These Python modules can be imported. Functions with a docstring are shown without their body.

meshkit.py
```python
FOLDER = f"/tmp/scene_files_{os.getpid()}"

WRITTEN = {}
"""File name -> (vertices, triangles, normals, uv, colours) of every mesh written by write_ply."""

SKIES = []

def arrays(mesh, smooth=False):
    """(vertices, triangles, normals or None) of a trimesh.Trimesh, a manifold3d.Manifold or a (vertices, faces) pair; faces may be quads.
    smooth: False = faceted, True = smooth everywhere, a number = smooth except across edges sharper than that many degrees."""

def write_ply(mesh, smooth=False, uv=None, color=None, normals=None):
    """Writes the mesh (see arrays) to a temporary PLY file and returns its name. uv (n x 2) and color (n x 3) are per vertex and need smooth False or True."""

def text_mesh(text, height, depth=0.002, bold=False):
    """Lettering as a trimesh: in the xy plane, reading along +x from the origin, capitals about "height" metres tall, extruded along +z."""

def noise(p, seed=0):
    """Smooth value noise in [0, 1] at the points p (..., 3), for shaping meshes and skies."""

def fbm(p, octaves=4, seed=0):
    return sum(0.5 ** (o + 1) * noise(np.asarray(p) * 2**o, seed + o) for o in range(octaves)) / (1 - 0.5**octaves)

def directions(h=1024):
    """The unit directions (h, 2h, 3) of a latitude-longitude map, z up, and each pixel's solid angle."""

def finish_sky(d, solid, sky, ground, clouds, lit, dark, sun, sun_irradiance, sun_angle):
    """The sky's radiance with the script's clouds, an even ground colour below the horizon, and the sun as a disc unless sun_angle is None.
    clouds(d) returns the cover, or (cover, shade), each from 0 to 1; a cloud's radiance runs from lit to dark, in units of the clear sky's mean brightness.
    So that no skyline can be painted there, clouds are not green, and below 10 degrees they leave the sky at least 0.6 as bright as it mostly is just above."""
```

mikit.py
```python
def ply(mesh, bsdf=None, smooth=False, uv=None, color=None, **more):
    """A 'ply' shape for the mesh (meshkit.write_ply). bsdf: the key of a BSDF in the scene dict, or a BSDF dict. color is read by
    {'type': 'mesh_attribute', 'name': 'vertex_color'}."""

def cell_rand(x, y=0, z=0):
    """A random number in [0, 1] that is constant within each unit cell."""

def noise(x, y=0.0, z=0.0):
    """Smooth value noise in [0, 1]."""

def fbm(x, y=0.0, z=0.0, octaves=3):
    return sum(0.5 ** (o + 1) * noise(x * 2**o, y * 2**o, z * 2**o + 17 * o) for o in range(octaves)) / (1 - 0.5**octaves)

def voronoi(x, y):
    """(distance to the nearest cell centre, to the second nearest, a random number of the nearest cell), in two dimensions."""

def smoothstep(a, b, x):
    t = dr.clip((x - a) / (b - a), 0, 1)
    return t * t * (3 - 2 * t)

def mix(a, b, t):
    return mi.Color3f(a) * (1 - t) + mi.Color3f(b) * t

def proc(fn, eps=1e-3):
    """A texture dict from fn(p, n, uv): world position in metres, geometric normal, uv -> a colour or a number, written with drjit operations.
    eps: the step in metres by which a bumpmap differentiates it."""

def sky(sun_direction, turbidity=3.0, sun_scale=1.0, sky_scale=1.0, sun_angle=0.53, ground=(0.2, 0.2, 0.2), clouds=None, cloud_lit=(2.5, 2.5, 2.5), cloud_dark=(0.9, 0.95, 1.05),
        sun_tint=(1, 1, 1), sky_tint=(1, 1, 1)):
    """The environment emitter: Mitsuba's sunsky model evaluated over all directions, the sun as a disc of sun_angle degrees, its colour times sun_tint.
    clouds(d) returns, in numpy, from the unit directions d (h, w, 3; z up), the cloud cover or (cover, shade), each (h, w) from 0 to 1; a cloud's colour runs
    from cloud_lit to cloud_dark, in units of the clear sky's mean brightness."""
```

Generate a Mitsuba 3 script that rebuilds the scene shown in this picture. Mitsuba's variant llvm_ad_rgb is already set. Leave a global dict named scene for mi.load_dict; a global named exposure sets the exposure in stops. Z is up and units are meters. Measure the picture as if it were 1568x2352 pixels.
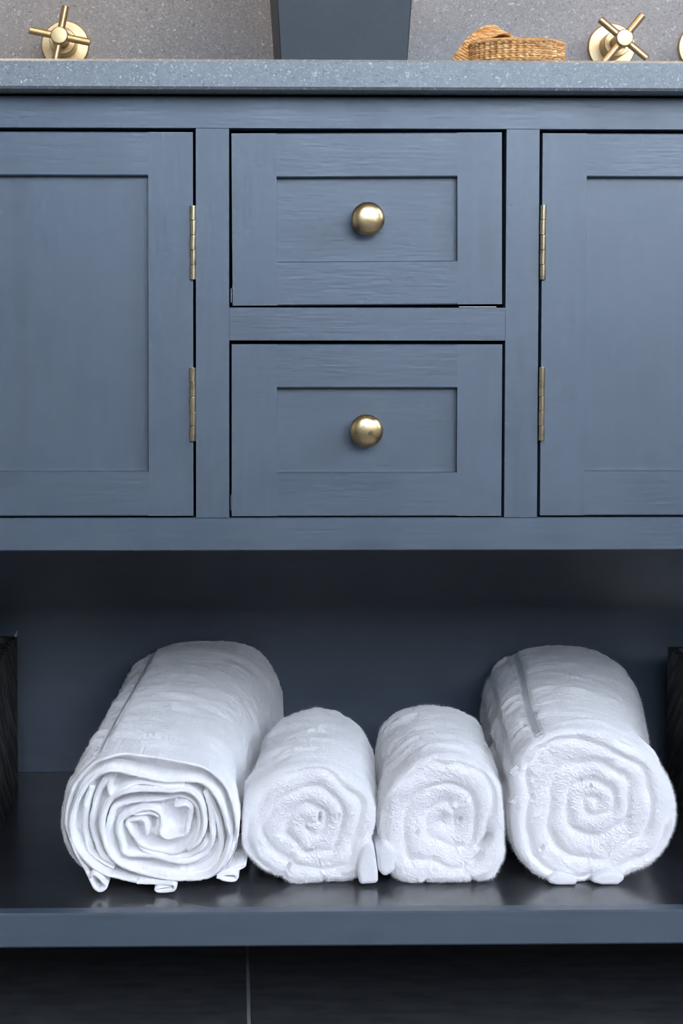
import math, random
import numpy as np, trimesh, manifold3d as m3
import drjit as dr
import mitsuba as mi
import mikit, meshkit
from mikit import proc, noise, fbm, voronoi, cell_rand, smoothstep, mix
T = mi.ScalarTransform4f
random.seed(7)

# ------------------------------------------------------------------ camera, light, exposure
W, H, F = 1568, 2352, 4600.0                  # focal length in pixels of the 1568 px wide frame
ZE = 0.7021                                   # eye height
YAW, PITCH, ROLL = map(math.radians, (1.3597, 2.8370, 0.0545))
fwd = np.array([math.sin(YAW) * math.cos(PITCH), math.cos(YAW) * math.cos(PITCH), -math.sin(PITCH)])
rgt = np.array([math.cos(YAW), -math.sin(YAW), 0.0])
upv = np.cross(rgt, fwd)
upv = -math.sin(ROLL) * rgt + math.cos(ROLL) * upv
EYE = np.array([0.0, -1.75, ZE])
PPX, PPY = 649.1, 968.06
scene, labels = {}, {}
scene["camera"] = {"type": "perspective", "fov": math.degrees(2 * math.atan(W / 2 / F)), "fov_axis": "x",
                   "principal_point_offset_x": (W / 2 - PPX) / W, "principal_point_offset_y": (H / 2 - PPY) / H,
                   "near_clip": 0.05, "far_clip": 60.0,
                   "to_world": T().look_at(origin=EYE.tolist(), target=(EYE + fwd).tolist(), up=upv.tolist())}
exposure = 5.98


def clouds(d):
    n = meshkit.fbm(d * [2.2, 2.2, 4.0] + 5.0, 4, 3)
    c = np.clip((n - 0.30) / 0.25, 0, 1)
    return c * 0.9, np.clip((n - 0.5) * 2.0, 0, 1) * 0.6


scene["sky"] = mikit.sky((0.35, 0.6, 0.75), turbidity=3.0, sun_scale=0.0, sky_scale=1.0, ground=(0.22, 0.23, 0.22),
                         clouds=clouds, cloud_lit=(2.2, 2.2, 2.2), cloud_dark=(1.0, 1.03, 1.08), sky_tint=(1.0, 1.0, 1.0))
ADDED_LAMP = 1.2  # strength of the added warm lamps above the vanity


# ------------------------------------------------------------------ helpers
def numbered(name):
    if not any(k == name or k.startswith(name + "__") for k in scene) and name not in labels:
        return name
    i = 1
    while any(k == f"{name}_{i:03d}" or k.startswith(f"{name}_{i:03d}__") for k in scene) or f"{name}_{i:03d}" in labels:
        i += 1
    return f"{name}_{i:03d}"


def thing(name, label, cat, group=None):
    key = numbered(name)
    labels[key] = {"label": label, "category": cat}
    if group:
        labels[key]["group"] = group
    return key


def put(name, mesh, mat, parent=None, smooth=False, label=None, kind=None, **kw):
    key = numbered(f"{parent}__{name}" if parent else name)
    scene[key] = mikit.ply(mesh, mat, smooth, **kw)
    d = {}
    if label:
        d["label"] = label
    if kind:
        d["kind"] = kind
    if d:
        labels.setdefault(key, {}).update(d)
    return key


def hull_mesh(p):
    return trimesh.convex.convex_hull(np.asarray(p, float))


def box(x0, x1, y0, y1, z0, z1, b=0.0008):
    """A box whose twelve edges are chamfered by b."""
    p = []
    lo, hi = (x0, y0, z0), (x1, y1, z1)
    for c in np.ndindex(2, 2, 2):
        q = np.array([hi[k] if c[k] else lo[k] for k in range(3)])
        s = np.array([-1 if c[k] else 1 for k in range(3)]) * b
        for k in range(3):
            r = q.copy()
            for j in range(3):
                if j != k:
                    r[j] += s[j]
            p.append(r)
    return hull_mesh(p)


def rbox(x0, x1, y0, y1, z0, z1, r, n=16):
    s = m3.Manifold.sphere(r, n)
    parts = [s.translate((x, y, z)) for x in (x0 + r, x1 - r) for y in (y0 + r, y1 - r) for z in (z0 + r, z1 - r)]
    return m3.Manifold.batch_hull(parts)


def tm(m):
    if hasattr(m, "to_mesh"):
        q = m.to_mesh()
        return trimesh.Trimesh(q.vert_properties[:, :3], q.tri_verts, process=False)
    return m


def lathe(profile, n=64):
    """profile (r, h) turned about the y axis; h grows towards -y (out of the wall)."""
    p = np.array(profile, float)
    a = np.arange(n) * 2 * np.pi / n
    v = np.stack([p[:, 0][:, None] * np.cos(a), np.repeat(-p[:, 1][:, None], n, 1), p[:, 0][:, None] * np.sin(a)], -1)
    i, j = np.meshgrid(np.arange(len(p) - 1), np.arange(n), indexing="ij")
    q = np.stack([i * n + j, i * n + (j + 1) % n, (i + 1) * n + (j + 1) % n, (i + 1) * n + j], -1).reshape(-1, 4)
    m = trimesh.Trimesh(v.reshape(-1, 3), np.vstack([q[:, [0, 1, 2]], q[:, [0, 2, 3]]]), process=False)
    m.merge_vertices()
    m.update_faces(m.nondegenerate_faces())
    if m.volume < 0:
        m.invert()
    return m


def moved(m, x=0, y=0, z=0):
    m = m.copy()
    m.apply_translation((x, y, z))
    return m


def rod(p, q, r, b=0.0008, n=28):
    """A round rod from p to q with eased ends."""
    p, q = np.array(p, float), np.array(q, float)
    L = np.linalg.norm(q - p)
    m = lathe([(0, 0), (r - b, 0), (r - b * .3, b * .3), (r, b), (r, L - b), (r - b * .3, L - b * .3), (r - b, L), (0, L)], n)
    d = (q - p) / L
    m.apply_transform(trimesh.geometry.align_vectors([0, -1, 0], d))
    m.apply_translation(p)
    return m


def cat(ms):
    return trimesh.util.concatenate([tm(m) for m in ms])


# ------------------------------------------------------------------ materials
def two(b):
    return {"type": "twosided", "bsdf": b}


PAINT = np.array([0.062, 0.089, 0.122])


def paint(key, along):
    def col(p, n, uv):
        big = fbm(p.x * 7 + 3, p.z * 7, p.y * 7, 3) - 0.5
        u, v = (p.x, p.z) if along == "h" else (p.z, p.x)
        streak = fbm(u * 14, v * 210, p.y * 40, 3) - 0.5
        scuff = smoothstep(0.62, 0.80, fbm(u * 9 + 40, v * 32, p.y * 20, 3))
        k = 1.0 + 0.20 * big + 0.10 * streak - 0.10 * scuff
        return mi.Color3f(*PAINT.tolist()) * k

    def bump(p, n, uv):
        u, v = (p.x, p.z) if along == "h" else (p.z, p.x)
        return fbm(u * 45, v * 520, p.y * 400, 2) * 0.8 + fbm(p.x * 330, p.z * 330, p.y * 330, 2) * 0.7

    def rough(p, n, uv):
        return 0.34 + 0.12 * fbm(p.x * 25, p.z * 25, p.y * 25, 2)

    scene[key] = two({"type": "bumpmap", "arbitrary": proc(bump, 4e-4), "scale": 0.00010,
                      "bsdf": {"type": "principled", "base_color": proc(col), "roughness": proc(rough), "specular": 0.85}})


paint("paint_across", "h")
paint("paint_upright", "v")


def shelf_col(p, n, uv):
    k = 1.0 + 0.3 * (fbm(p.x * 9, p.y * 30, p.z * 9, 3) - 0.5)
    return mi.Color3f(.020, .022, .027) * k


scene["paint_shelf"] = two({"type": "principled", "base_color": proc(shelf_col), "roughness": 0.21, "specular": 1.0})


def stone_fn(scale, base):
    def fn(p, n, uv):
        # a face-aligned pair of coordinates
        ax, az = dr.abs(n.x), dr.abs(n.z)
        a = dr.select(ax > 0.7, p.y, p.x)
        b = dr.select(az > 0.7, p.y, p.z)
        c = mi.Color3f(*base) * (0.86 + 0.30 * fbm(a * 9, b * 9, 2.0, 3))
        c = c * (0.86 + 0.28 * fbm(a * 420, b * 420, 1.0, 2))
        for s, lim, soft, seed in ((1500., .20, .10, 3.1), (620., .17, .09, 9.7), (250., .15, .06, 21.3), (130., .10, .04, 5.5)):
            wx = a * s + 1.6 * (noise(a * s * .9, b * s * .9, seed) - .5) + seed * 10
            wz = b * s * 1.15 + 1.6 * (noise(a * s * .9 + 50, b * s * .9, seed) - .5)
            d, _, r = voronoi(wx, wz)
            keep = cell_rand(r * 9973, seed * 7, 1)
            m = 1 - smoothstep(lim, lim + soft, d / (0.35 + 0.9 * keep))
            m = m * dr.select(keep > 0.62, 1.0, 0.0)
            tone = cell_rand(r * 7919, seed * 3, 2)
            light = mix((.40, .44, .46), (.60, .60, .58), cell_rand(r * 733, 4, 4))
            dark = mix((.035, .045, .055), (.10, .12, .14), cell_rand(r * 519, 5, 4))
            c = mix(c, dr.select(tone > 0.5, light, dark), m * (.25 + .45 * cell_rand(r * 311, 6, 4)))
        # hair-like shell fragments
        for s, seed in ((90., 4.), (70., 11.)):
            d1 = dr.abs(fbm(a * s * 1.4 + seed, b * s * 1.4, seed, 2) - .5)
            gate = smoothstep(.70, .78, noise(a * s + 77, b * s, seed * 3))
            c = mix(c, (.50, .53, .54), (1 - smoothstep(.003, .011, d1)) * gate * .35)
        return c
    return fn


scene["stone_wall"] = two({"type": "principled", "base_color": proc(stone_fn(1.0, (.218, .210, .208))), "roughness": .55, "specular": .35})
scene["stone_top"] = two({"type": "principled", "base_color": proc(stone_fn(1.0, (.178, .202, .213))), "roughness": .38, "specular": .5})


def metal(key, base, rough, amt=.35):
    def col(p, n, uv):
        k = 1 - amt * smoothstep(.5, .78, fbm(p.x * 170, p.y * 170, p.z * 170, 3))
        return mi.Color3f(*base) * k
    scene[key] = two({"type": "principled", "base_color": proc(col), "metallic": 1.0, "roughness": rough, "specular": .5})


metal("brass_brushed", (.58, .41, .215), .40, .12)
metal("brass_aged", (.66, .50, .27), .27, .5)
metal("brass_hinge", (.62, .52, .34), .24, .35)
scene["steel"] = two({"type": "principled", "base_color": {"type": "rgb", "value": (.75, .76, .78)}, "metallic": 1.0, "roughness": .3})
scene["dark_void"] = two({"type": "diffuse", "reflectance": {"type": "rgb", "value": (.012, .013, .015)}})


def terry_col(p, n, uv):
    return mi.Color3f(.925, .925, .93) * (0.97 + 0.05 * fbm(p.x * 60, p.y * 60, p.z * 60, 2))


def terry_bump(p, n, uv):
    return fbm(p.x * 160, p.y * 950, p.z * 160, 2) * .9 + noise(p.x * 900, p.y * 900, p.z * 900) * .7


scene["terry"] = two({"type": "bumpmap", "arbitrary": proc(terry_bump, 2e-4), "scale": .0011,
                      "bsdf": {"type": "principled", "base_color": proc(terry_col), "roughness": .95, "specular": .1}})
scene["hem_cotton"] = two({"type": "principled", "base_color": proc(terry_col), "roughness": .9, "specular": .1, "sheen": .2})
scene["terry_fibre"] = two({"type": "diffuse", "reflectance": {"type": "rgb", "value": (.92, .92, .925)}})


def band_col(p, n, uv):
    return mi.Color3f(.80, .81, .83) * (0.95 + 0.08 * noise(p.x * 900, p.y * 60, p.z * 900))


scene["terry_band"] = two({"type": "principled", "base_color": proc(band_col), "roughness": .7, "specular": .2, "sheen": .2})


def boxwood_col(p, n, uv):
    d = p.y * .75 + p.z + p.x * .9
    s = fbm(d * 190, (p.y - p.z) * 16, p.x * 190, 3)
    return mix((.020, .021, .020), (.070, .068, .062), smoothstep(.35, .8, s))


scene["box_wood"] = two({"type": "principled", "base_color": proc(boxwood_col), "roughness": .6, "specular": .3})
scene["box_trim"] = two({"type": "diffuse", "reflectance": {"type": "rgb", "value": (.085, .080, .070)}})
scene["splinter_wood"] = two({"type": "diffuse", "reflectance": {"type": "rgb", "value": (.42, .36, .27)}})


def planter_col(p, n, uv):
    return mi.Color3f(.029, .039, .050) * (0.8 + 0.4 * fbm(p.x * 14, p.z * 14, p.y * 14, 4)) * (0.93 + .14 * fbm(p.x * 400, p.z * 400, p.y * 400, 2))


scene["planter_slate"] = two({"type": "principled", "base_color": proc(planter_col), "roughness": .45, "specular": .28})


def straw_fn(p, n, uv):
    a = fbm(p.x * 150, p.y * 150, p.z * 420, 2)
    b = noise(p.x * 900, p.y * 900, p.z * 1400)
    c = mix((.36, .17, .055), (.62, .36, .145), smoothstep(.25, .75, a))
    c = mix(c, (.72, .52, .28), smoothstep(.62, .74, noise(p.x * 130 + 9, p.y * 130, p.z * 480)) * .8)
    return c * (.8 + .4 * b)


scene["straw"] = two({"type": "principled", "base_color": proc(straw_fn), "roughness": .55, "specular": .35})


def tile_col(p, n, uv):
    s = .5 * fbm(p.x * 16, p.y * 90, 3.0, 3) + .5 * fbm(p.x * 40, p.y * 55, 6.0, 3)
    c = mix((.078, .086, .099), (.108, .116, .128), smoothstep(.3, .75, s))
    d = smoothstep(.80, .86, noise(p.x * 90, p.y * 160, 8.0))
    return mix(c, (.10, .11, .12), d * .25)


scene["floor_tile"] = two({"type": "principled", "base_color": proc(tile_col), "roughness": .42, "specular": .4})
scene["grout"] = two({"type": "diffuse", "reflectance": {"type": "rgb", "value": (.55, .59, .64)}})
scene["wall_paint"] = two({"type": "diffuse", "reflectance": {"type": "rgb", "value": (.42, .41, .40)}})
scene["ceiling_paint"] = two({"type": "diffuse", "reflectance": {"type": "rgb", "value": (.50, .46, .41)}})
scene["added_window_paint"] = two({"type": "diffuse", "reflectance": {"type": "rgb", "value": (.10, .10, .11)}})
scene["added_lamp_glass"] = two({"type": "diffuse", "reflectance": {"type": "rgb", "value": (.8, .78, .72)}})

# ------------------------------------------------------------------ the room
YW = 0.59                                       # face of the stone wall behind the vanity
RX0, RX1, RY0, RZ = -2.0, 2.3, -3.2, 3.3
WX0, WX1, WZ0, WZ1 = -0.5, 2.15, 1.2, 2.75       # added, unseen window behind the camera, placed for the main daylight
put("wall_back", box(RX0 - .1, RX1 + .1, YW, YW + .1, -.05, RZ, 0), "stone_wall", kind="structure", label="grey speckled stone wall behind the vanity")
put("wall_left", box(RX0 - .1, RX0, RY0 - .1, YW, -.05, RZ, 0), "wall_paint", kind="structure")
SY0, SY1, SZ0, SZ1 = -2.1, -0.7, 1.2, 2.7            # added, unseen window in the right-hand wall, brightens the right side
put("wall_right", cat([box(RX1, RX1 + .1, RY0 - .1, SY0, -.05, RZ, 0), box(RX1, RX1 + .1, SY1, YW, -.05, RZ, 0),
                       box(RX1, RX1 + .1, SY0, SY1, -.05, SZ0, 0), box(RX1, RX1 + .1, SY0, SY1, SZ1, RZ, 0)]), "wall_paint", kind="structure")
put("wall_front", cat([box(RX0, WX0, RY0 - .1, RY0, -.05, RZ, 0), box(WX1, RX1, RY0 - .1, RY0, -.05, RZ, 0),
                       box(WX0, WX1, RY0 - .1, RY0, -.05, WZ0, 0), box(WX0, WX1, RY0 - .1, RY0, WZ1, RZ, 0)]), "wall_paint", kind="structure")
put("ceiling", box(RX0 - .1, RX1 + .1, RY0 - .1, YW + .1, RZ, RZ + .1, 0), "ceiling_paint", kind="structure")
put("window_1", cat([box(WX0, WX0 + .05, RY0 - .08, RY0 - .02, WZ0, WZ1, .003), box(WX1 - .05, WX1, RY0 - .08, RY0 - .02, WZ0, WZ1, .003),
                     box(WX0 + .05, WX1 - .05, RY0 - .08, RY0 - .02, WZ0, WZ0 + .05, .003), box(WX0 + .05, WX1 - .05, RY0 - .08, RY0 - .02, WZ1 - .05, WZ1, .003),
                     box(.375, .425, RY0 - .08, RY0 - .02, WZ0 + .05, WZ1 - .05, .003)]), "added_window_paint", kind="structure")
put("window_2", cat([box(RX1 + .02, RX1 + .08, SY0, SY0 + .05, SZ0, SZ1, .003), box(RX1 + .02, RX1 + .08, SY1 - .05, SY1, SZ0, SZ1, .003),
                     box(RX1 + .02, RX1 + .08, SY0 + .05, SY1 - .05, SZ0, SZ0 + .05, .003), box(RX1 + .02, RX1 + .08, SY0 + .05, SY1 - .05, SZ1 - .05, SZ1, .003)]), "added_window_paint", kind="structure")
put("floor", box(RX0 - .1, RX1 + .1, RY0 - .1, YW + .1, -.06, -.0012, 0), "grout", kind="structure", label="dark tiled floor with pale grout lines")
GX = 0.0137                                      # grout line seen under the shelf
for iy in range(-6, 1):
    y0 = -.04 + .6 * iy
    y1 = min(y0 + .6, YW)
    for ix in range(-4, 5):
        x0 = GX + .6 * ix
        a, b = max(x0 + .0019, RX0), min(x0 + .6 - .0019, RX1)
        c = max(y0 + .0019, RY0)
        if b - a < .02 or y1 - c < .02:
            continue
        put("tile", box(a, b, c, y1 - .0019 if y1 < YW else YW, -.0020, 0, .0005), "floor_tile", "floor")

# ------------------------------------------------------------------ the vanity cabinet
CX0, CX1 = -.61, .841
V = thing("vanity_cabinet", "blue-grey painted wooden vanity with shaker doors, two drawers and an open towel shelf", "cabinet")


def z(v):
    return ZE + v


FT = .021                                        # thickness of the face frame
put("top_rail", box(CX0, CX1, 0, FT, z(.1681), z(.1955), .0004), "paint_across", V)
put("bottom_rail", box(CX0, CX1, 0, FT, z(-.2002), z(-.1713), .0009), "paint_across", V)
for a, b in ((-.0344, -.0052), (.2362, .2653), (CX0, CX0 + .034), (CX1 - .034, CX1)):
    put("stile", box(a, b, 0, FT, z(-.1713), z(.1681), .0002), "paint_upright", V)
put("middle_rail", box(-.0052, .2362, 0, FT, z(-.0160), z(.0129), .0002), "paint_across", V)
# the carcass: dark inside, its floor is the roof of the open niche
put("carcass", cat([box(CX0 + .001, CX1 - .001, FT, .57, z(-.2000), z(-.184), 0), box(CX0, CX0 + .018, FT, .57, z(-.2), z(.195), 0),
                    box(CX1 - .018, CX1, FT, .57, z(-.2), z(.195), 0), box(CX0 + .018, CX1 - .018, .55, .57, z(-.184), z(.195), 0),
                    box(CX0 + .018, CX1 - .018, FT + .03, .55, z(.188), z(.1955), 0),
                    box(-.0244, -.0144, FT, .55, z(-.184), z(.188), 0), box(.2462, .2562, FT, .55, z(-.184), z(.188), 0)]), "paint_across", V)
put("niche_back", box(CX0 + .03, CX1 - .03, .560, .575, z(-.5221), z(-.2), 0), "paint_across", V)
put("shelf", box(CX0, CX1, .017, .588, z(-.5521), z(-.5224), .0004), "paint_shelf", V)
put("shelf_lip", box(CX0, CX1, -.002, .0165, z(-.5523), z(-.5214), .0016), "paint_across", V)
for a, b in ((CX0, CX0 + .034), (CX1 - .034, CX1)):
    put("side_panel", box(a, b, .0, .588, z(-.5224), z(-.2), .001), "paint_upright", V)
    for y0 in (.03, .52):
        put("leg", box(a, b, y0, y0 + .05, 0, z(-.5521), .002), "paint_upright", V)


def frame_front(parent, x0, x1, z0, z1, px0, px1, pz0, pz1, recess=.0085, y=0.0, rot=None):
    """A five-piece front: two stiles, two rails, a recessed panel."""
    th = .020

    def P(name, m, mat):
        if rot is not None:
            m.apply_transform(rot)
        put(name, m, mat, parent)

    e = .00012
    P("stile", box(x0, px0, y, y + th, z(z0), z(z1), e), "paint_upright")
    P("stile", box(px1, x1, y, y + th, z(z0), z(z1), e), "paint_upright")
    P("rail", box(px0 - .0010, px1 + .0010, y + .00002, y + th, z(pz1), z(z1), .0009), "paint_across")
    P("rail", box(px0 - .0010, px1 + .0010, y + .00002, y + th, z(z0), z(pz0), .0009), "paint_across")
    P("panel", box(px0 - .004, px1 + .004, y + recess, y + th - .002, z(pz0 - .004), z(pz1 + .004), .0003), "paint_upright" if pz1 - pz0 > .15 else "paint_across")


def door(x0, x1, knob_x=None, st=.0390):
    d = numbered(f"{V}__door")
    labels[d] = {}
    frame_front(d, x0, x1, -.1696, .1649, x0 + st, x1 - st, -.1300, .1271)
    if knob_x is not None:
        knob(d, knob_x, .0)
    return d


def knob(parent, kx, kz, y=.0):
    prof = [(0, 0), (.0078, 0), (.0078, .0012), (.0052, .003), (.0048, .0075), (.0062, .0100), (.0115, .0120), (.01405, .0145), (.01455, .0168),
            (.0142, .0190), (.0130, .0207), (.0108, .0219), (.0080, .0226), (.0045, .0230), (.0018, .02315), (0, .0232)]
    m = moved(lathe(prof, 72), kx, y, z(kz))
    put("knob", m, "brass_aged", parent, smooth=50, label="round aged brass knob")


labels.pop(V + "__door", None)
for dx0, dx1, kx in ((-.3035, -.0366, -.284), (-.5735, -.3066, -.326), (.2678, .5347, .515), (.5378, .8047, .557)):
    door(dx0, dx1, kx)
for k in [k for k in labels if k.startswith(V + "__door") and not labels[k]]:
    del labels[k]

rot1 = trimesh.transformations.rotation_matrix(-.0070, [0, 1, 0], [.115, 0, z(.09)])
d1 = V + "__drawer"
frame_front(d1, -.0029, .2328, .0151, .1647, .0363, .1937, .0534, .1264, rot=rot1)
knob(d1, .1151, .0897, y=.0085)
d2 = V + "__drawer_001"
frame_front(d2, -.0032, .2338, -.1700, -.0191, .0365, .1944, -.1313, -.0573)
knob(d2, .1143, -.0945, y=.0085)
# bright runner metal glimpsed in the gaps beside the drawers
put("runner", box(-.0040, -.0031, .012, .40, z(.0170), z(.0300), .0002), "steel", d1, label="bright metal drawer runner")
put("runner", box(.196, .229, .004, .012, z(.01325), z(.0141), .0002), "steel", d1)
put("runner", box(-.0042, -.0033, .012, .40, z(-.166), z(-.152), .0002), "steel", d2, label="bright metal drawer runner")


def hinge(hx, z0, z1, side):
    h = numbered(f"{V}__hinge")
    n, r = 5, .00262
    put("leaf", box(hx - .0004, hx + .0004, .0005, .018, z(z0) + .001, z(z1) - .001, .0001), "brass_hinge", h)
    labels[h + "__leaf"] = {"label": "aged brass butt hinge leaf in the gap beside the door"}
    for i in range(n):
        a, b = z0 + (z1 - z0) * i / n, z0 + (z1 - z0) * (i + 1) / n
        o = (.00012 if i % 2 else -.00012) * side
        put("knuckle", rod((hx + o, -.0019 - .0001 * (i % 2), z(a) + .00012), (hx + o, -.0019 - .0001 * (i % 2), z(b) - .00012), r, .00025, 24), "brass_hinge", h, smooth=40)


hinge(-.0366, .0369, .1013, 1)
hinge(-.0370, -.1039, -.0395, 1)
hinge(.2684, .0372, .1024, -1)
hinge(.2684, -.1036, -.0389, -1)

# ------------------------------------------------------------------ the worktop
w = put("worktop", box(CX0 - .02, CX1 + .02, -.035, YW, z(.1979), z(.2233), .0022), "stone_top")
labels[w] = {"label": "grey speckled stone worktop lying on the blue-grey vanity", "category": "worktop"}


# ------------------------------------------------------------------ brass taps on the stone wall
def tap_handle(x, zz, ang, label):
    t = thing("cross_tap", label, "tap", "brass cross tap handles on the stone wall")
    at = lambda m: moved(m, x, YW, z(zz))
    put("escutcheon", at(lathe([(0, 0), (.0276, 0), (.0276, .0035), (.0272, .0046), (.0262, .0052), (.0, .0054)], 96)), "brass_brushed", t, smooth=40)
    put("barrel", at(lathe([(.0, .005), (.0150, .005), (.0150, .0385), (.0144, .0392), (.0108, .0392), (.0105, .034), (0, .034)], 64)), "brass_brushed", t, smooth=40)
    put("stem", at(lathe([(0, .033), (.0080, .033), (.0080, .064), (0, .064)], 48)), "brass_brushed", t, smooth=40)
    put("hub", at(lathe([(0, .062), (.0092, .062), (.0096, .0626), (.0096, .0822), (.0092, .0832), (.0085, .0836), (0, .0838)], 64)), "brass_brushed", t, smooth=40)
    for k in range(4):
        a = math.radians(ang + 90 * k)
        c, s = math.cos(a), math.sin(a)
        yy = YW - .0735
        put("arm", rod((x + .008 * c, yy, z(zz) + .008 * s), (x + .0345 * c, yy, z(zz) + .0345 * s), .0041, .0007), "brass_brushed", t, smooth=40)


tap_handle(-.1962, .3195, 79, "brass cross tap handle on the stone wall left of the tapered planter")
tap_handle(.4372, .3195, 51, "brass cross tap handle tilted diagonally on the stone wall right of the straw basket")
sp = thing("tap_spout", "round brass tap spout plate cut off by the right edge of the photo", "tap")
at = lambda m: moved(m, .5425, YW, z(.3195))
put("escutcheon", at(lathe([(0, 0), (.0276, 0), (.0276, .0035), (.0272, .0046), (.0262, .0052), (.0, .0054)], 96)), "brass_brushed", sp, smooth=40)
pth = [np.array([.5425, YW - .005 - s, z(.3195)]) for s in np.linspace(0, .13, 8)] + [np.array([.5425, YW - .135 - .02 * math.sin(a), z(.3195) - .02 * (1 - math.cos(a))]) for a in np.linspace(.3, 1.57, 6)]
put("spout", cat([rod(a, b, .0095, .0002) for a, b in zip(pth[:-1], pth[1:])]), "brass_brushed", sp, smooth=40)

# ------------------------------------------------------------------ tapered planter
ZT = z(.2233)
pl = thing("planter", "dark slate-blue tapered square planter standing on the worktop against the stone wall", "planter")


def taper(y0, y1, s0, s1, h0, h1, cx, cy, r):
    """Frustum with eased edges: half sizes s0 at height h0 and s1 at h1."""
    p = []
    for h, s, sgn in ((h0, s0, 1), (h1, s1, -1)):
        for a in (-1, 1):
            for b in (-1, 1):
                for q in ((r, 0, 0), (0, r, 0), (0, 0, r)):
                    p.append((cx + a * (s - q[0] - q[2] * .5), cy + b * (s * .93 - q[1] - q[2] * .5), h + sgn * q[2]))
    return m3.Manifold.hull_points(np.array(p))


hp = .27
outer = taper(0, 0, .0625, .0800, ZT, ZT + hp, .1103, .385, .0012)
inner = taper(0, 0, .0595, .0752, ZT + .03, ZT + hp + .02, .1103, .385, .0008)
body = tm(outer - inner)
body.apply_transform(trimesh.transformations.rotation_matrix(math.radians(1.6), [0, 0, 1], [.1103, .385, 0]))
put("body", body, "planter_slate", pl)
soil = tm(m3.Manifold.hull_points(np.array([(x, y, q) for x in (.1103 - .066, .1103 + .066) for y in (.385 - .06, .385 + .06) for q in (ZT + .17, ZT + .18)])))
put("soil", soil, "dark_void", pl)


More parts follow.
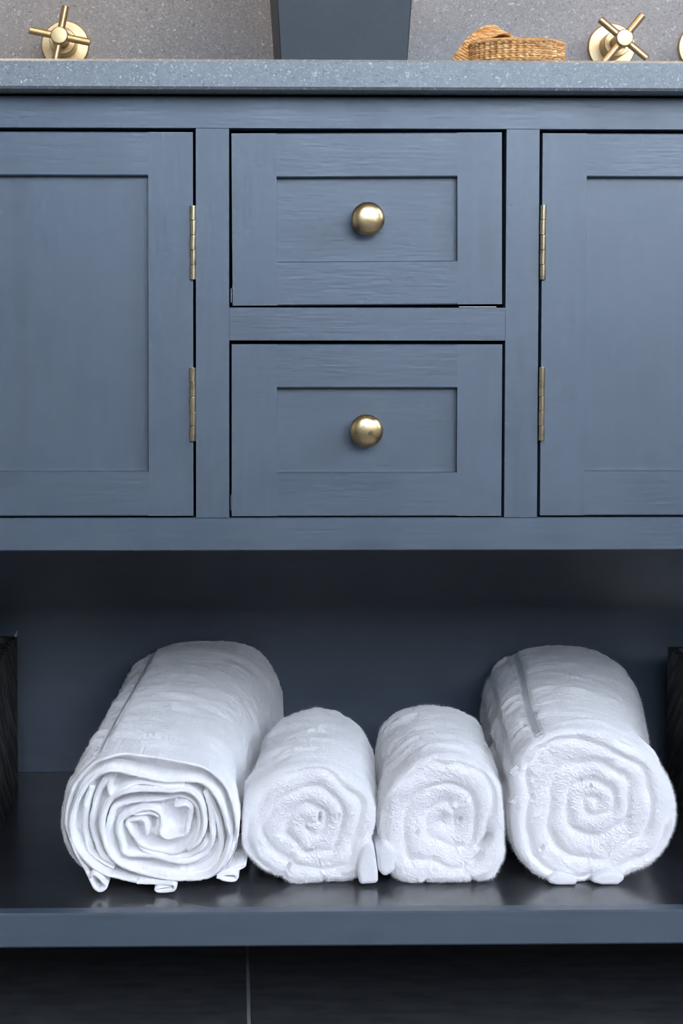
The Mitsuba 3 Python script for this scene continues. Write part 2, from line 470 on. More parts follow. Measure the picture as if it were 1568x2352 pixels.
# ------------------------------------------------------------------ straw basket and its lid
def ring(R, zc, rr, rz, wav=0.0, cells=0, ph=0.0, n=504, k=8):
    a = np.arange(n) * 2 * np.pi / n
    b = np.arange(k) * 2 * np.pi / k
    rad = R + wav * np.cos(cells * a + ph)
    rzv = rz * (1 + .12 * np.cos(cells * a + ph))
    v = np.stack([(rad[:, None] + rr * np.cos(b)) * np.cos(a)[:, None], (rad[:, None] + rr * np.cos(b)) * np.sin(a)[:, None], zc + rzv[:, None] * np.sin(b)[None]], -1)
    i, j = np.meshgrid(np.arange(n), np.arange(k), indexing="ij")
    q = np.stack([i * k + j, ((i + 1) % n) * k + j, ((i + 1) % n) * k + (j + 1) % k, i * k + (j + 1) % k], -1).reshape(-1, 4)
    return trimesh.Trimesh(v.reshape(-1, 3), np.vstack([q[:, [0, 1, 2]], q[:, [0, 2, 3]]]), process=False)


def braid(R, zc, r, amp, turns, ph, n=900, k=8):
    a = np.arange(n) * 2 * np.pi / n
    b = np.arange(k) * 2 * np.pi / k
    rad, hh = R + amp * np.cos(turns * a + ph), zc + amp * np.sin(turns * a + ph)
    v = np.stack([(rad[:, None] + r * np.cos(b)) * np.cos(a)[:, None], (rad[:, None] + r * np.cos(b)) * np.sin(a)[:, None], hh[:, None] + r * np.sin(b)[None]], -1)
    i, j = np.meshgrid(np.arange(n), np.arange(k), indexing="ij")
    q = np.stack([i * k + j, ((i + 1) % n) * k + j, ((i + 1) % n) * k + (j + 1) % k, i * k + (j + 1) % k], -1).reshape(-1, 4)
    return trimesh.Trimesh(v.reshape(-1, 3), np.vstack([q[:, [0, 1, 2]], q[:, [0, 2, 3]]]), process=False)


BX, BY, BR = .2797, .250, .0462
bk = thing("basket", "small round woven straw basket standing on the worktop beside the brass tap handle", "basket")
rows = [ring(BR, ZT + .0015 + .00235 * i, .0009, .00128, .0009, 42, (i % 2) * .9 + .15 * math.sin(i * 2.1), 672) for i in range(21)]
put("weave", moved(cat(rows), BX, BY), "straw", bk, smooth=True, kind="stuff", label="rows of twined straw")
put("liner", moved(cat([trimesh.creation.annulus(BR - .0022, BR - .0012, .048, transform=trimesh.transformations.translation_matrix((0, 0, ZT + .0255)), sections=64),
                        trimesh.creation.cylinder(BR - .001, .002, sections=64, transform=trimesh.transformations.translation_matrix((0, 0, ZT + .0015)))]), BX, BY), "straw", bk)
put("rim", moved(cat([braid(BR + .0002, ZT + .0512, .0012, .0010, 46, p) for p in (0, 2.1, 4.2)]), BX, BY), "straw", bk, smooth=True, label="braided straw rim")
lk = thing("straw_lid", "open straw lid leaning on the worktop against the left side of the round basket", "lid")
nrm = np.array([.68, -.52, -.52])
nrm /= np.linalg.norm(nrm)
LR = .0430
strips = []
for i in range(96):
    a = 2 * np.pi * i / 96
    rr_ = .00155
    m = hull_mesh([(LR * math.cos(a) + u * -math.sin(a) + w_ * math.cos(a), LR * math.sin(a) + u * math.cos(a) + w_ * math.sin(a), h)
                   for u in (-rr_, 0, rr_) for w_ in ((0, .0010) if abs(u) < 1e-6 else (-.0004, .0002)) for h in (.0005, .0165 + .0006 * math.sin(i * 1.7))])
    strips.append(m)
lid_parts = {"band": cat(strips + [trimesh.creation.annulus(LR - .0012, LR + .0001, .016, sections=72, transform=trimesh.transformations.translation_matrix((0, 0, .0085)))]),
             "crown": cat([ring(LR * (1 - i / 17.0), .0172 + .0008 * math.sin(i / 17 * 1.5), .00145, .0011, .0004, 40, i * .8, 320) for i in range(17)]),
             "rim": cat([braid(LR + .0003, .0004, .0011, .0009, 44, p) for p in (0, 2.1, 4.2)])}
up0 = np.array([0, 0, 1.0])
xa = np.cross(up0, -nrm)
xa /= np.linalg.norm(xa)
M = np.eye(4)
M[:3, 0], M[:3, 1], M[:3, 2] = xa, np.cross(-nrm, xa), -nrm
M[:3, 3] = (.2630, .3520, ZT + .0372)
zmin = min((trimesh.transform_points(m.vertices, M)[:, 2]).min() for m in lid_parts.values())
M[2, 3] += ZT + .0002 - zmin
for n_, m in lid_parts.items():
    m = m.copy()
    m.apply_transform(M)
    put(n_, m, "straw", lk, smooth=n_ != "band", kind="stuff" if n_ != "rim" else None)

# ------------------------------------------------------------------ dark boxes at both ends of the shelf
ZS = z(-.5221)


def storage_box(x0, x1, y0, y1, h, label):
    t = thing("storage_box", label, "box")
    wl = .009
    put("side_panel", box(x0, x0 + wl, y0, y1, ZS, ZS + h, .0008), "box_wood", t)
    put("side_panel", box(x1 - wl, x1, y0, y1, ZS, ZS + h, .0008), "box_wood", t)
    put("front_panel", box(x0 + wl, x1 - wl, y0, y0 + wl, ZS, ZS + h, .0008), "box_wood", t)
    put("back_panel", box(x0 + wl, x1 - wl, y1 - wl, y1, ZS, ZS + h, .0008), "box_wood", t)
    put("base", box(x0 + wl, x1 - wl, y0 + wl, y1 - wl, ZS, ZS + .008, 0), "box_wood", t)
    put("lid_panel", box(x0 + wl + .001, x1 - wl - .001, y0 + wl + .001, y1 - wl - .001, ZS + h - .016, ZS + h - .006, .001), "paint_shelf", t)
    return t


b1 = storage_box(-.500, -.2405, .130, .452, .1757, "dark streaked wooden box at the left end of the towel shelf")
spl = hull_mesh([(-.2445, .449, ZS + .174), (-.2412, .449, ZS + .174), (-.2430, .4515, ZS + .174), (-.2395, .4495, ZS + .1832), (-.2402, .4512, ZS + .1828), (-.2425, .450, ZS + .179)])
put("splinter", spl, "splinter_wood", b1, label="pale splinter sticking up from the corner")
b2 = storage_box(.4805, .735, .130, .452, .162, "dark wooden box at the right end of the towel shelf behind the largest towel")


# ------------------------------------------------------------------ rolled towels
MM = .001


BAND = .0015                                    # depth of a woven border in the pile


def polar(pts, c, n):
    p = np.array(pts, float) - c
    a, r = np.arctan2(p[:, 1], p[:, 0]) % (2 * np.pi), np.hypot(p[:, 0], p[:, 1])
    o = np.argsort(a)
    a, r = a[o], r[o]
    from scipy.interpolate import PchipInterpolator
    f = PchipInterpolator(np.concatenate([a - 2 * np.pi, a, a + 2 * np.pi]), np.tile(r, 3))
    return f(np.arange(n) * 2 * np.pi / n)


def superellipse(hw, hh, n, e=2.35, flat=.93):
    a = np.arange(n) * 2 * np.pi / n
    c, s = np.cos(a), np.sin(a)
    r = (np.abs(c / hw) ** e + np.abs(s / hh) ** e) ** (-1 / e)
    return np.minimum(r, np.where(s < 0, hh * flat / np.maximum(-s, 1e-6), 9e9))


def smoothp(r, k):
    w_ = np.hanning(2 * k + 3)[1:-1]
    w_ /= w_.sum()
    return np.convolve(np.concatenate([r[-k:], r, r[:k]]), w_, "valid")


def bumpdeg(phi, deg, width):
    d = (phi - math.radians(deg) + np.pi) % (2 * np.pi) - np.pi
    return np.exp(-(d / math.radians(width)) ** 2)


def fibres(m, count, length, seed, weight=None, lay=.55, rad=.00011, extra=None):
    """Short tapered three-sided threads standing on the mesh."""
    rng = np.random.default_rng(seed)
    ar = m.area_faces.copy()
    if weight is not None:
        ar = ar * weight
    f = rng.choice(len(ar), count, p=ar / ar.sum())
    u = rng.random((count, 2))
    u = np.where((u.sum(1) > 1)[:, None], 1 - u, u)
    t = m.triangles[f]
    p = t[:, 0] + u[:, :1] * (t[:, 1] - t[:, 0]) + u[:, 1:] * (t[:, 2] - t[:, 0])
    n = m.face_normals[f]
    d = n + lay * rng.normal(size=(count, 3))
    d /= np.linalg.norm(d, axis=1, keepdims=True)
    L = length * (.5 + rng.random((count, 1)))
    a = np.cross(d, rng.normal(size=(count, 3)))
    a /= np.linalg.norm(a, axis=1, keepdims=True)
    b = np.cross(d, a)
    base = p - d * .0004
    k = rad
    v = np.stack([base + a * k, base - .5 * a * k + .87 * b * k, base - .5 * a * k - .87 * b * k, base + d * L + a * L * .25 * rng.normal(size=(count, 1))], 1)
    v[..., 2] = np.maximum(v[..., 2], ZS + .00012)
    i = np.arange(count)[:, None] * 4
    fc = np.concatenate([i + [0, 1, 3], i + [1, 2, 3], i + [2, 0, 3]], 1).reshape(-1, 3)
    return trimesh.Trimesh(v.reshape(-1, 3), fc, process=False)


def roll(front, yf, yb, back, turns, seed, rim=.009, groove=.0065, gw=.0030, pits=(), bands=(), notches=(), recess=None, waist=None, spiral_c=(0, 0), N=400, wr=.0085, flip=1, phase=0.0):
    """The body of a rolled towel as one closed mesh: front face with its spiral, sides, back."""
    fp = np.array(front, float) * MM
    fp[:, 1] -= min(fp[:, 1].min(), 0)
    cf = np.array([(fp[:, 0].min() + fp[:, 0].max()) / 2, (fp[:, 1].min() + fp[:, 1].max()) / 2])
    rf = smoothp(polar(fp, cf, N), 5)
    cx, hw, h = back
    cb = np.array([cx, h / 2]) * MM
    rb = superellipse(hw * MM, h / 2 * MM, N, flat=1.0)
    phi = np.arange(N) * 2 * np.pi / N
    L = yb - yf

    def section(t):
        s = t * t * (3 - 2 * t) * .5 + t * .5
        c = cf + (cb - cf) * s
        r = rf + (rb - rf) * s
        if waist is not None:
            for deg, wd, amp, tc, tw in waist:
                r = r + amp * bumpdeg(phi, deg, wd) * math.exp(-((t - tc) / tw) ** 2)
        for deg, wd, amp in notches:
            r = r - amp * bumpdeg(phi, deg, wd) * math.exp(-(t / .5) ** 2)
        for deg, wd in bands:
            d = np.abs((phi - math.radians(deg) + np.pi) % (2 * np.pi) - np.pi) * r
            r = r - BAND * (1 - np.clip((d - wd / 2) / .0025, 0, 1))
        return c, r

    # front face, centre to edge
    K = 130
    q = np.concatenate([np.linspace(0, .86, K - 34)[1:], .86 + .14 * np.sin(np.linspace(0, 1, 36)[1:] * np.pi / 2)])
    c0, r0 = section(0)
    R = q[:, None] * r0[None]
    edge = np.clip(r0[None] - R, 0, None)
    e = rim * (1 + .25 * np.sin(3 * phi + seed)[None])
    setb = np.where(edge < e, e - np.sqrt(np.clip(e * e - (e - edge) ** 2, 0, None)), 0)
    X, Z = c0[0] + R * np.cos(phi), c0[1] + R * np.sin(phi)
    # spiral about its own centre
    dx, dz = X - c0[0] - spiral_c[0] * q[::-1, None] * 0 - spiral_c[0] * (1 - q[:, None]), Z - c0[1] - spiral_c[1] * (1 - q[:, None])
    warp = meshkit.fbm(np.stack([X * 38, Z * 38, np.full_like(X, seed)], -1), 2, seed) - .5
    g = q[:, None] * turns - flip * phi[None] / (2 * np.pi) + .85 * warp + phase
    fr = g - np.floor(g)
    lay = r0[None] / turns
    dd = np.minimum(fr, 1 - fr) * lay
    vary = .35 + 1.1 * meshkit.noise(np.stack([X * 30, Z * 30, np.full_like(X, seed + 9.)], -1), seed)
    fade = np.clip((1 - q[:, None]) / .10, 0, 1) * np.clip(q[:, None] / .06, 0, 1)
    dep = groove * vary * np.exp(-(dd / gw) ** 2) * fade + .0020 * (2 * fr - 1) ** 2 * fade
    dep = dep + .008 * (meshkit.fbm(np.stack([X * 22, Z * 22, np.full_like(X, seed + 3.)], -1), 3, seed + 4) - .5)
    if recess is not None:
        for (rx, rz, rad, amt) in recess:
            dep = dep + amt * np.exp(-(((X - rx * MM) ** 2 + (Z - rz * MM) ** 2) / rad ** 2))
    for (x0, z0, x1, z1, rad, amt) in pits:
        a, b = np.array([x0, z0]) * MM, np.array([x1, z1]) * MM
        ab = b - a
        tt = np.clip(((X - a[0]) * ab[0] + (Z - a[1]) * ab[1]) / max(ab @ ab, 1e-12), 0, 1)
        ds = np.hypot(X - a[0] - tt * ab[0], Z - a[1] - tt * ab[1])
        dep = dep + amt * np.exp(-(ds / rad) ** 2)
    Y = yf + setb + dep
    verts = [np.array([[c0[0], yf + dep[0].mean(), c0[1]]]), np.stack([X, Y, Z], -1).reshape(-1, 3)]
    # sides
    nt = int(L / .0016)
    ts = (rim + np.linspace(0, 1, nt)[1:] * (L - rim - .012)) / L
    body = []
    for t in ts:
        c, r = section(t)
        y = yf + t * L
        s_ = np.cumsum(np.full(N, 1.0)) / N
        wrk = meshkit.fbm(np.stack([np.cos(phi) * 1.3 + 7, np.sin(phi) * 1.3, np.full(N, y * 58 + seed * 3) + .35 * np.sin(phi * 2 + seed)], -1), 3, seed) - .5
        streak = meshkit.fbm(np.stack([np.cos(phi) * r * 55, np.sin(phi) * r * 55, np.full(N, y * 300)], -1), 2, seed + 2) - .5
        calm = np.ones(N)
        for deg, wd in bands:
            d = np.abs((phi - math.radians(deg) + np.pi) % (2 * np.pi) - np.pi) * r
            calm *= np.clip((d - wd / 2 - .0005) / .006, 0, 1)
        rr = r + calm * (min(1, (t * L - rim) / .02) * (2 * wr * wrk) + .0016 * streak)
        yy = y + (e[0] - rim) * max(0, 1 - (t * L - rim) / .03)
        body.append(np.stack([c[0] + rr * np.cos(phi), yy, c[1] + rr * np.sin(phi)], -1))
    for k in range(1, 8):                                     # rounded back edge
        c, r = section(1.0)
        aa = k / 7 * np.pi / 2
        rr = r - .012 * (1 - math.cos(aa))
        body.append(np.stack([c[0] + rr * np.cos(phi), np.full(N, yb - .012 + .012 * math.sin(aa)), c[1] + rr * np.sin(phi)], -1))
    verts.append(np.concatenate(body))
    verts.append(np.array([[cb[0], yb, cb[1]]]))
    v = np.concatenate(verts)
    nr = len(q) + len(body)
    j = np.arange(N)
    fs = [np.stack([np.zeros(N, int), 1 + j, 1 + (j + 1) % N], 1)]
    i, jj = np.meshgrid(np.arange(nr - 1), j, indexing="ij")
    a_, b_, c_, d_ = 1 + i * N + jj, 1 + i * N + (jj + 1) % N, 1 + (i + 1) * N + (jj + 1) % N, 1 + (i + 1) * N + jj
    fs += [np.stack([a_, c_, b_], -1).reshape(-1, 3), np.stack([a_, d_, c_], -1).reshape(-1, 3)]
    fs.append(np.stack([1 + (nr - 1) * N + j, np.full(N, len(v) - 1), 1 + (nr - 1) * N + (j + 1) % N], 1))
    f = np.concatenate(fs)
    v[:, 2] = np.maximum(v[:, 2], .0001)
    m = trimesh.Trimesh(v, f, process=False)
    # make every face look outward
    trimesh.repair.fix_winding(m) if not m.is_winding_consistent else None
    if m.volume < 0:
        m.invert()
    # loops of the pile
    n_ = m.vertex_normals
    pile = .0011 * (meshkit.noise(v * 720, seed + 5) - .5) + .0010 * (meshkit.noise(v * 330, seed + 6) - .5)
    v2 = v + n_ * pile[:, None]
    v2[:, 2] = np.maximum(v2[:, 2], .0001)
    m.vertices = v2 + [0, 0, ZS]
    return m, section


def face_weight(m, yf, near, far):
    return np.where(m.triangles_center[:, 1] < yf, near, far)


def strip(section, yf, yb, deg, width, drop, t0=.03, t1=.96):
    """A smooth woven border band lying in its groove along the roll."""
    n, k = 120, 8
    ts = np.linspace(t0, t1, n)
    N = 400
    rows_ = []
    for t in ts:
        c, r = section(t)
        p0 = math.radians(deg)
        rm = np.interp((p0 % (2 * np.pi)) / (2 * np.pi) * N, np.arange(N), r)
        rr = rm + BAND - drop
        a = p0 + np.linspace(-width / 2, width / 2, k) / rm
        top = np.stack([c[0] + rr * np.cos(a), np.full(k, yf + t * (yb - yf)), c[1] + rr * np.sin(a) + ZS], -1)
        a2 = a[::-1]
        bot = np.stack([c[0] + (rr - .003) * np.cos(a2), np.full(k, yf + t * (yb - yf)), c[1] + (rr - .003) * np.sin(a2) + ZS], -1)
        rows_.append(np.concatenate([top, bot]))
    v = np.concatenate(rows_)
    kk = 2 * k
    i, j = np.meshgrid(np.arange(n - 1), np.arange(kk), indexing="ij")
    q = np.stack([i * kk + j, i * kk + (j + 1) % kk, (i + 1) * kk + (j + 1) % kk, (i + 1) * kk + j], -1).reshape(-1, 4)
    f = np.vstack([q[:, [0, 1, 2]], q[:, [0, 2, 3]]])
    caps = [[0, b, b + 1] for b in range(1, kk - 1)] + [[(n - 1) * kk, (n - 1) * kk + b + 1, (n - 1) * kk + b] for b in range(1, kk - 1)]
    m = trimesh.Trimesh(v, np.vstack([f, caps]), process=False)
    trimesh.repair.fix_normals(m)
    return m


def lump(profile, y0, y1, r):
    """A smooth rounded prism: profile in mm (x, height over the shelf), from y0 to y1."""
    p = np.array(profile, float) * MM
    c = p.mean(0)
    d = p - c
    L = np.linalg.norm(d, axis=1, keepdims=True)
    p = c + d * (1 - r / L)
    s = m3.Manifold.sphere(r, 20)
    ms = [s.translate((x, yy, max(zz, r + .0002) + ZS)) for x, zz in p for yy in (y0 + r, y1 - r)]
    return tm(m3.Manifold.batch_hull(ms))


PILES = []
TG = "white rolled towels lying on the towel shelf"

# second from the left
F2 = [(68.4, 110.5), (88.8, 108.7), (105.8, 101.7), (119.4, 90.5), (127.1, 78.5), (130.6, 63.8), (129.7, 51.8), (126.4, 40.6), (122.0, 29.5), (119.0, 16.6), (115.7, 4), (106.1, -1.4), (89.0, -2.6), (72.0, -3.0), (51.6, -2.0), (44.7, 3.2), (29.4, 9.3), (16.7, 18.9), (9.0, 28.4), (6.0, 37.0), (6.9, 50.7), (9.0, 67.9), (12.4, 83.3), (23.4, 95.3), (37.9, 104.6), (53.1, 109.3)]
F3 = [(191.5, 120.7), (205.5, 119.7), (221.4, 113.9), (235.5, 104.1), (245.2, 93.5), (247.9, 81.1), (249.2, 65.1), (250.3, 47.3), (251.0, 34.0), (250, 20.7), (246.4, 12.7), (241.1, 3.0), (229.1, 0.4), (213.2, -0.4), (195.6, -0.3), (174.5, -0.2), (160.4, -1.0), (149.0, 3.5), (143.0, 13.3), (139.4, 25.8), (136.5, 40.8), (134.7, 56.8), (138.2, 74.5), (145.1, 92.2), (156.5, 105.4), (174.0, 116.8)]
F4 = [(318.6, 145.8), (337.5, 144.4), (362.9, 135.5), (388.3, 120.1), (401.2, 103.5), (408.9, 85.6), (411.7, 69.1), (409.3, 49.9), (400.6, 30.8), (385.6, 15.6), (364.1, 6.7), (350.6, 1.0), (336.3, 0), (316.0, 0), (294.4, 0.7), (275.4, 9.8), (262.1, 25.2), (255.7, 44.4), (253.2, 69.9), (253.6, 92.7), (255.5, 109.2), (263.2, 124.4), (277.0, 137.1), (293.4, 143.3)]


def fluffy(label, front, yf, yb, back, turns, seed, nf, near=1.0, **kw):
    t = thing("rolled_towel", label, "towel", TG)
    bands = kw.pop("show", ())
    m, sec = roll(front, yf, yb, back, turns, seed, bands=[(d, w_) for d, w_ in bands] + list(kw.pop("soft", ())), **kw)
    put("roll", m, "terry", t, smooth=True)
    PILES.append((t, m, fibres(m, nf, .0026, seed + 50, face_weight(m, yf + .016, 1.0, .22))))
    for d, w_ in bands:
        put("border_band", strip(sec, yf, yb, d, w_, .0009), "terry_band", t, smooth=40, label="smooth woven border stripe")
    return t


t2 = fluffy("small white rolled hand towel, second from the left, with a tight oval spiral", F2, .085, .372, (87, 57, 109), 3.6, 11, 60000,
            pits=[(78, 60, 78.5, 66, .0016, .016), (66, 30.5, 71, 31.5, .0012, .014), (48.5, 16, 50, 19, .0012, .010), (95, 60, 96, 66, .0010, .006)],
            notches=[(285, 1.6, .0035), (243, 1.4, .002)], spiral_c=(.008, .004), phase=.25, groove=.0046)
put("border_band", lump([(114, 25), (120, 37), (125.5, 39), (129, 24), (131, 12), (130, 3), (117, 2), (113, 12)], .078, .20, .0040), "terry_band", t2, smooth=60, label="smooth folded border end")
t3 = fluffy("small white rolled hand towel, third from the left, with a folded tip in its spiral", F3, .085, .355, (206, 57, 117), 3.1, 23, 60000,
            pits=[(228, 34, 236, 44, .0024, .022), (221, 22, 229, 27, .0016, .012), (209, 57, 210, 60, .0012, .012), (168, 47, 169, 49, .0014, .008)],
            recess=[(192, 55, .026, .010), (199, 67, .0045, -.009), (203, 72, .003, -.007)], groove=.0032, notches=[(255, 1.6, .0035), (296, 1.6, .004)], spiral_c=(.002, .0), phase=.6)
put("border_band", lump([(133.0, 37), (134.6, 24), (135.4, 12), (139, 9), (145, 12), (148, 24), (145, 36), (138, 41)], .080, .18, .0048), "terry_band", t3, smooth=60, label="smooth folded border end")
t4 = fluffy("largest white rolled towel, rightmost in the row, with a grey border stripe", F4, .085, .548, (372, 89, 150), 4.1, 37, 90000,
            pits=[(322, 95, 322.6, 95.4, .0009, .012), (284, 33, 286, 34.5, .0010, .008), (330, 90, 331, 92, .0008, .006)],
            show=[(128, .0082), (153, .0062)], soft=[(172, .006)], notches=[(268, 1.8, .003)], waist=[(25, 42, -.013, .36, .22), (185, 45, -.004, .12, .25)], spiral_c=(.004, -.006), phase=.1, groove=.0029, gw=.0036)
for pr in ([(297, 10), (306, 10), (317, 1.5), (314, 0), (296, 1.0), (290, 5)], [(338, 10), (352, 12), (361, 7), (357, 0), (338, 0), (331, 5)]):
    put("border_band", lump(pr, .0780, .14, .0034), "terry_band", t4, smooth=60, label="smooth folded border end")
for (sx, sz) in ((273.5, 131), (256.5, 108), (257.5, 80)):
    put("stitching", cat([rod((sx + 1.2 * i) * MM * np.array([1, 0, 0]) + [0, .0865, ZS + (sz + 1.4 * i) * MM], (sx + 1.2 * i + 5) * MM * np.array([1, 0, 0]) + [0, .0885, ZS + (sz + 1.4 * i - 4) * MM], .0009, .0003, 10) for i in range(-2, 3)]), "terry_band", t4, smooth=40, label="row of stitches at the end of the border stripe")

# first from the left: both hems of the folded bath towel show in the spiral
HEMS = {
    'A': [(-133.9, 8.2), (-140.0, 18.2), (-148.0, 33.2), (-154.0, 48.2), (-156.5, 58.2), (-155.8, 70.7), (-153.3, 83.1), (-148.9, 94.3), (-140.3, 106.0), (-129.2, 115.9), (-115.7, 121.5), (-98.5, 122.6), (-78.8, 120.7), (-60.4, 118.1), (-41.9, 114.3), (-27.1, 109.3), (-16.1, 101.1), (-7.4, 89.9), (-2.5, 77.4), (0.6, 62.4), (1.2, 52.4), (-0.7, 39.9), (-6.2, 25.0), (-14.9, 12.5)],
    'B': [(-72.9, 2.1), (-88.9, 3.3), (-106.2, 6.5), (-122.2, 12.3), (-136.9, 22.5), (-149.2, 38.2), (-152.8, 51.9), (-152.1, 63.2), (-149.6, 73.1), (-144.1, 85.5), (-135.4, 96.7), (-125.6, 104.7), (-115.7, 108.0), (-105.9, 107.1), (-93.6, 104.2), (-78.8, 100.4), (-64.1, 97.6), (-46.8, 97.8), (-32.1, 96.2), (-22.2, 89.3), (-14.8, 78.7), (-9.9, 64.9), (-6.2, 51.2), (-5.0, 42.4), (-8.1, 30.0), (-14.9, 16.2), (-24.8, 8.2), (-39.6, 5.4), (-56.9, 6.5), (-74.1, 9.1), (-91.4, 13.6), (-104.9, 18.6), (-113.5, 25.5), (-119.6, 35.6), (-123.3, 48.1), (-124.5, 58.0), (-122.0, 68.0), (-115.8, 79.2), (-107.2, 85.4), (-96.1, 88.8), (-78.9, 89.3), (-60.4, 88.9), (-46.9, 89.2), (-37.0, 83.8), (-31.5, 75.0), (-29.3, 62.5), (-29.7, 51.3), (-34.6, 40.7), (-43.9, 33.9)],
    'C': [(-27.8, 86.9), (-24.1, 76.2), (-21.6, 57.5), (-22.3, 40.0), (-29.1, 28.2), (-43.3, 21.7), (-59.3, 23.7), (-74.1, 27.2), (-91.3, 28.2), (-103.0, 31.1), (-105.5, 40.5), (-107.9, 51.7), (-106.6, 60.4), (-99.9, 66.0), (-92.5, 68.8), (-86.3, 71.3), (-76.5, 71.3), (-69.3, 66.5), (-68.5, 57.8), (-69.4, 50.3), (-64.2, 44.9), (-55.6, 45.2), (-46.9, 48.3), (-44.2, 57.6), (-42.0, 71.3), (-46.9, 76.1), (-56.1, 74.4)],
    'D': [(-107.4, 21.8), (-114.7, 34.3), (-117.8, 48.0), (-117.4, 55.5), (-115.2, 64.8), (-112.1, 71.7), (-103.5, 76.4), (-88.7, 79.3), (-71.5, 80.5), (-54.3, 83.0), (-45.6, 82.0), (-36.4, 75.1), (-33.1, 62.6), (-34.6, 50.1), (-39.5, 40.1), (-46.9, 33.9), (-58.0, 30.9), (-74.1, 33.4), (-86.4, 37.6), (-92.5, 44.8), (-98.0, 52.9), (-99.9, 57.9), (-96.2, 61.0), (-85.1, 61.3), (-82.4, 55.3), (-82.9, 47.8)],
    'E': [(-115.1, 100.3), (-116.7, 91.6), (-115.2, 85.1), (-109.6, 86.9), (-98.5, 93.4), (-86.2, 96.5), (-66.6, 93.9), (-46.9, 93.2)],
    'F': [(-119.2, 99.1), (-126.8, 86.7), (-131.6, 68.0), (-132.5, 55.6), (-129.5, 43.1), (-123.4, 29.3), (-112.3, 20.5)],
    'G': [(-132.7, 92.9), (-137.7, 76.8), (-139.2, 58.1), (-137.5, 43.1), (-134.4, 31.3), (-123.4, 23.1), (-112.3, 16.8)],
    'H': [(-94.3, 68.9), (-91.2, 67.2), (-78.9, 67.8), (-70.9, 64.6), (-70.6, 57.8), (-73.4, 47.8)],
    'I': [(-91.3, 42.9), (-85.2, 34.1), (-71.6, 28.4), (-54.4, 26.5), (-42.0, 28.3), (-30.9, 35.7), (-26.0, 43.2)],
    'J': [(-114.5, 34.3), (-107.4, 24.3), (-96.3, 18.2), (-79.0, 15.4), (-54.4, 12.1), (-32.2, 13.2), (-19.8, 19.4), (-14.2, 32.5), (-13.6, 45.0), (-16.7, 62.5), (-23.5, 80.0)],
    'TL': [(-133.9, 10.0), (-130.2, 11.3), (-124.7, 6.9), (-120.4, 1.2), (-121.6, -2.5), (-125.9, -3.8), (-130.2, -1.2), (-133.1, 4.4), (-134.5, 8.2)],
    'TC': [(-91.4, 2.9), (-74.1, 1.6), (-58.1, 1.5), (-56.3, -1.7), (-58.1, -4.2), (-66.8, -5.4), (-72.9, -4.7), (-73.5, -2.2), (-66.7, -1.2), (-59.3, -2.0)],
    'TR': [(-17.3, 8.8), (-7.5, 9.9), (-0.0, 9.3), (1.2, 6.1), (-1.3, 4.3), (-9.9, 5.2), (-17.3, 7.5)],
    'TS': [(-12.4, 12.5), (-2.5, 16.2), (5.4, 18.6), (8.3, 19.3), (8.0, 17.6), (3.9, 15.5), (-7.5, 12.5)]}
OUT1 = [(-98.5, 125.7), (-78.8, 124.8), (-59.1, 122.5), (-40.7, 118.7), (-24.7, 113.0), (-12.4, 104.8), (-2.5, 92.3), (3.0, 77.4), (6.1, 62.4), (6.7, 49.9), (4.3, 34.9), (-2.5, 19.9), (-13.6, 9.4), (-29.7, 4.8), (-42.1, 3.6), (-56.9, 3.1), (-79.1, 2.3), (-106.2, 4.8), (-124.7, 9.1), (-140.7, 15.5), (-151.7, 27.0), (-159.0, 43.3), (-161.4, 58.2), (-158.8, 75.6), (-155.7, 91.8), (-146.4, 107.9), (-134.1, 118.4), (-118.1, 124.2)]
YF1 = .064


def rescale(p, y):
    """Points measured in the plane 1.835 m from the eye, seen at the same place from the plane y."""
    k = (1.75 + y) / 1.835
    p = np.array(p, float)
    return np.stack([p[:, 0] * k, (p[:, 1] - 522.1) * k + 522.1], 1)


def catmull(p, step, closed=False):
    p = np.asarray(p, float)
    ext = np.vstack([2 * p[0] - p[1], p, 2 * p[-1] - p[-2]])
    out = []
    for i in range(1, len(ext) - 2):
        a, b, c, d = ext[i - 1:i + 3]
        n = max(2, int(np.linalg.norm(c - b) / step))
        t = np.linspace(0, 1, n, endpoint=False)[:, None]
        out.append(.5 * (2 * b + (c - a) * t + (2 * a - 5 * b + 4 * c - d) * t ** 2 + (3 * b - a - 3 * c + d) * t ** 3))
    return np.vstack(out + [p[-1:]])


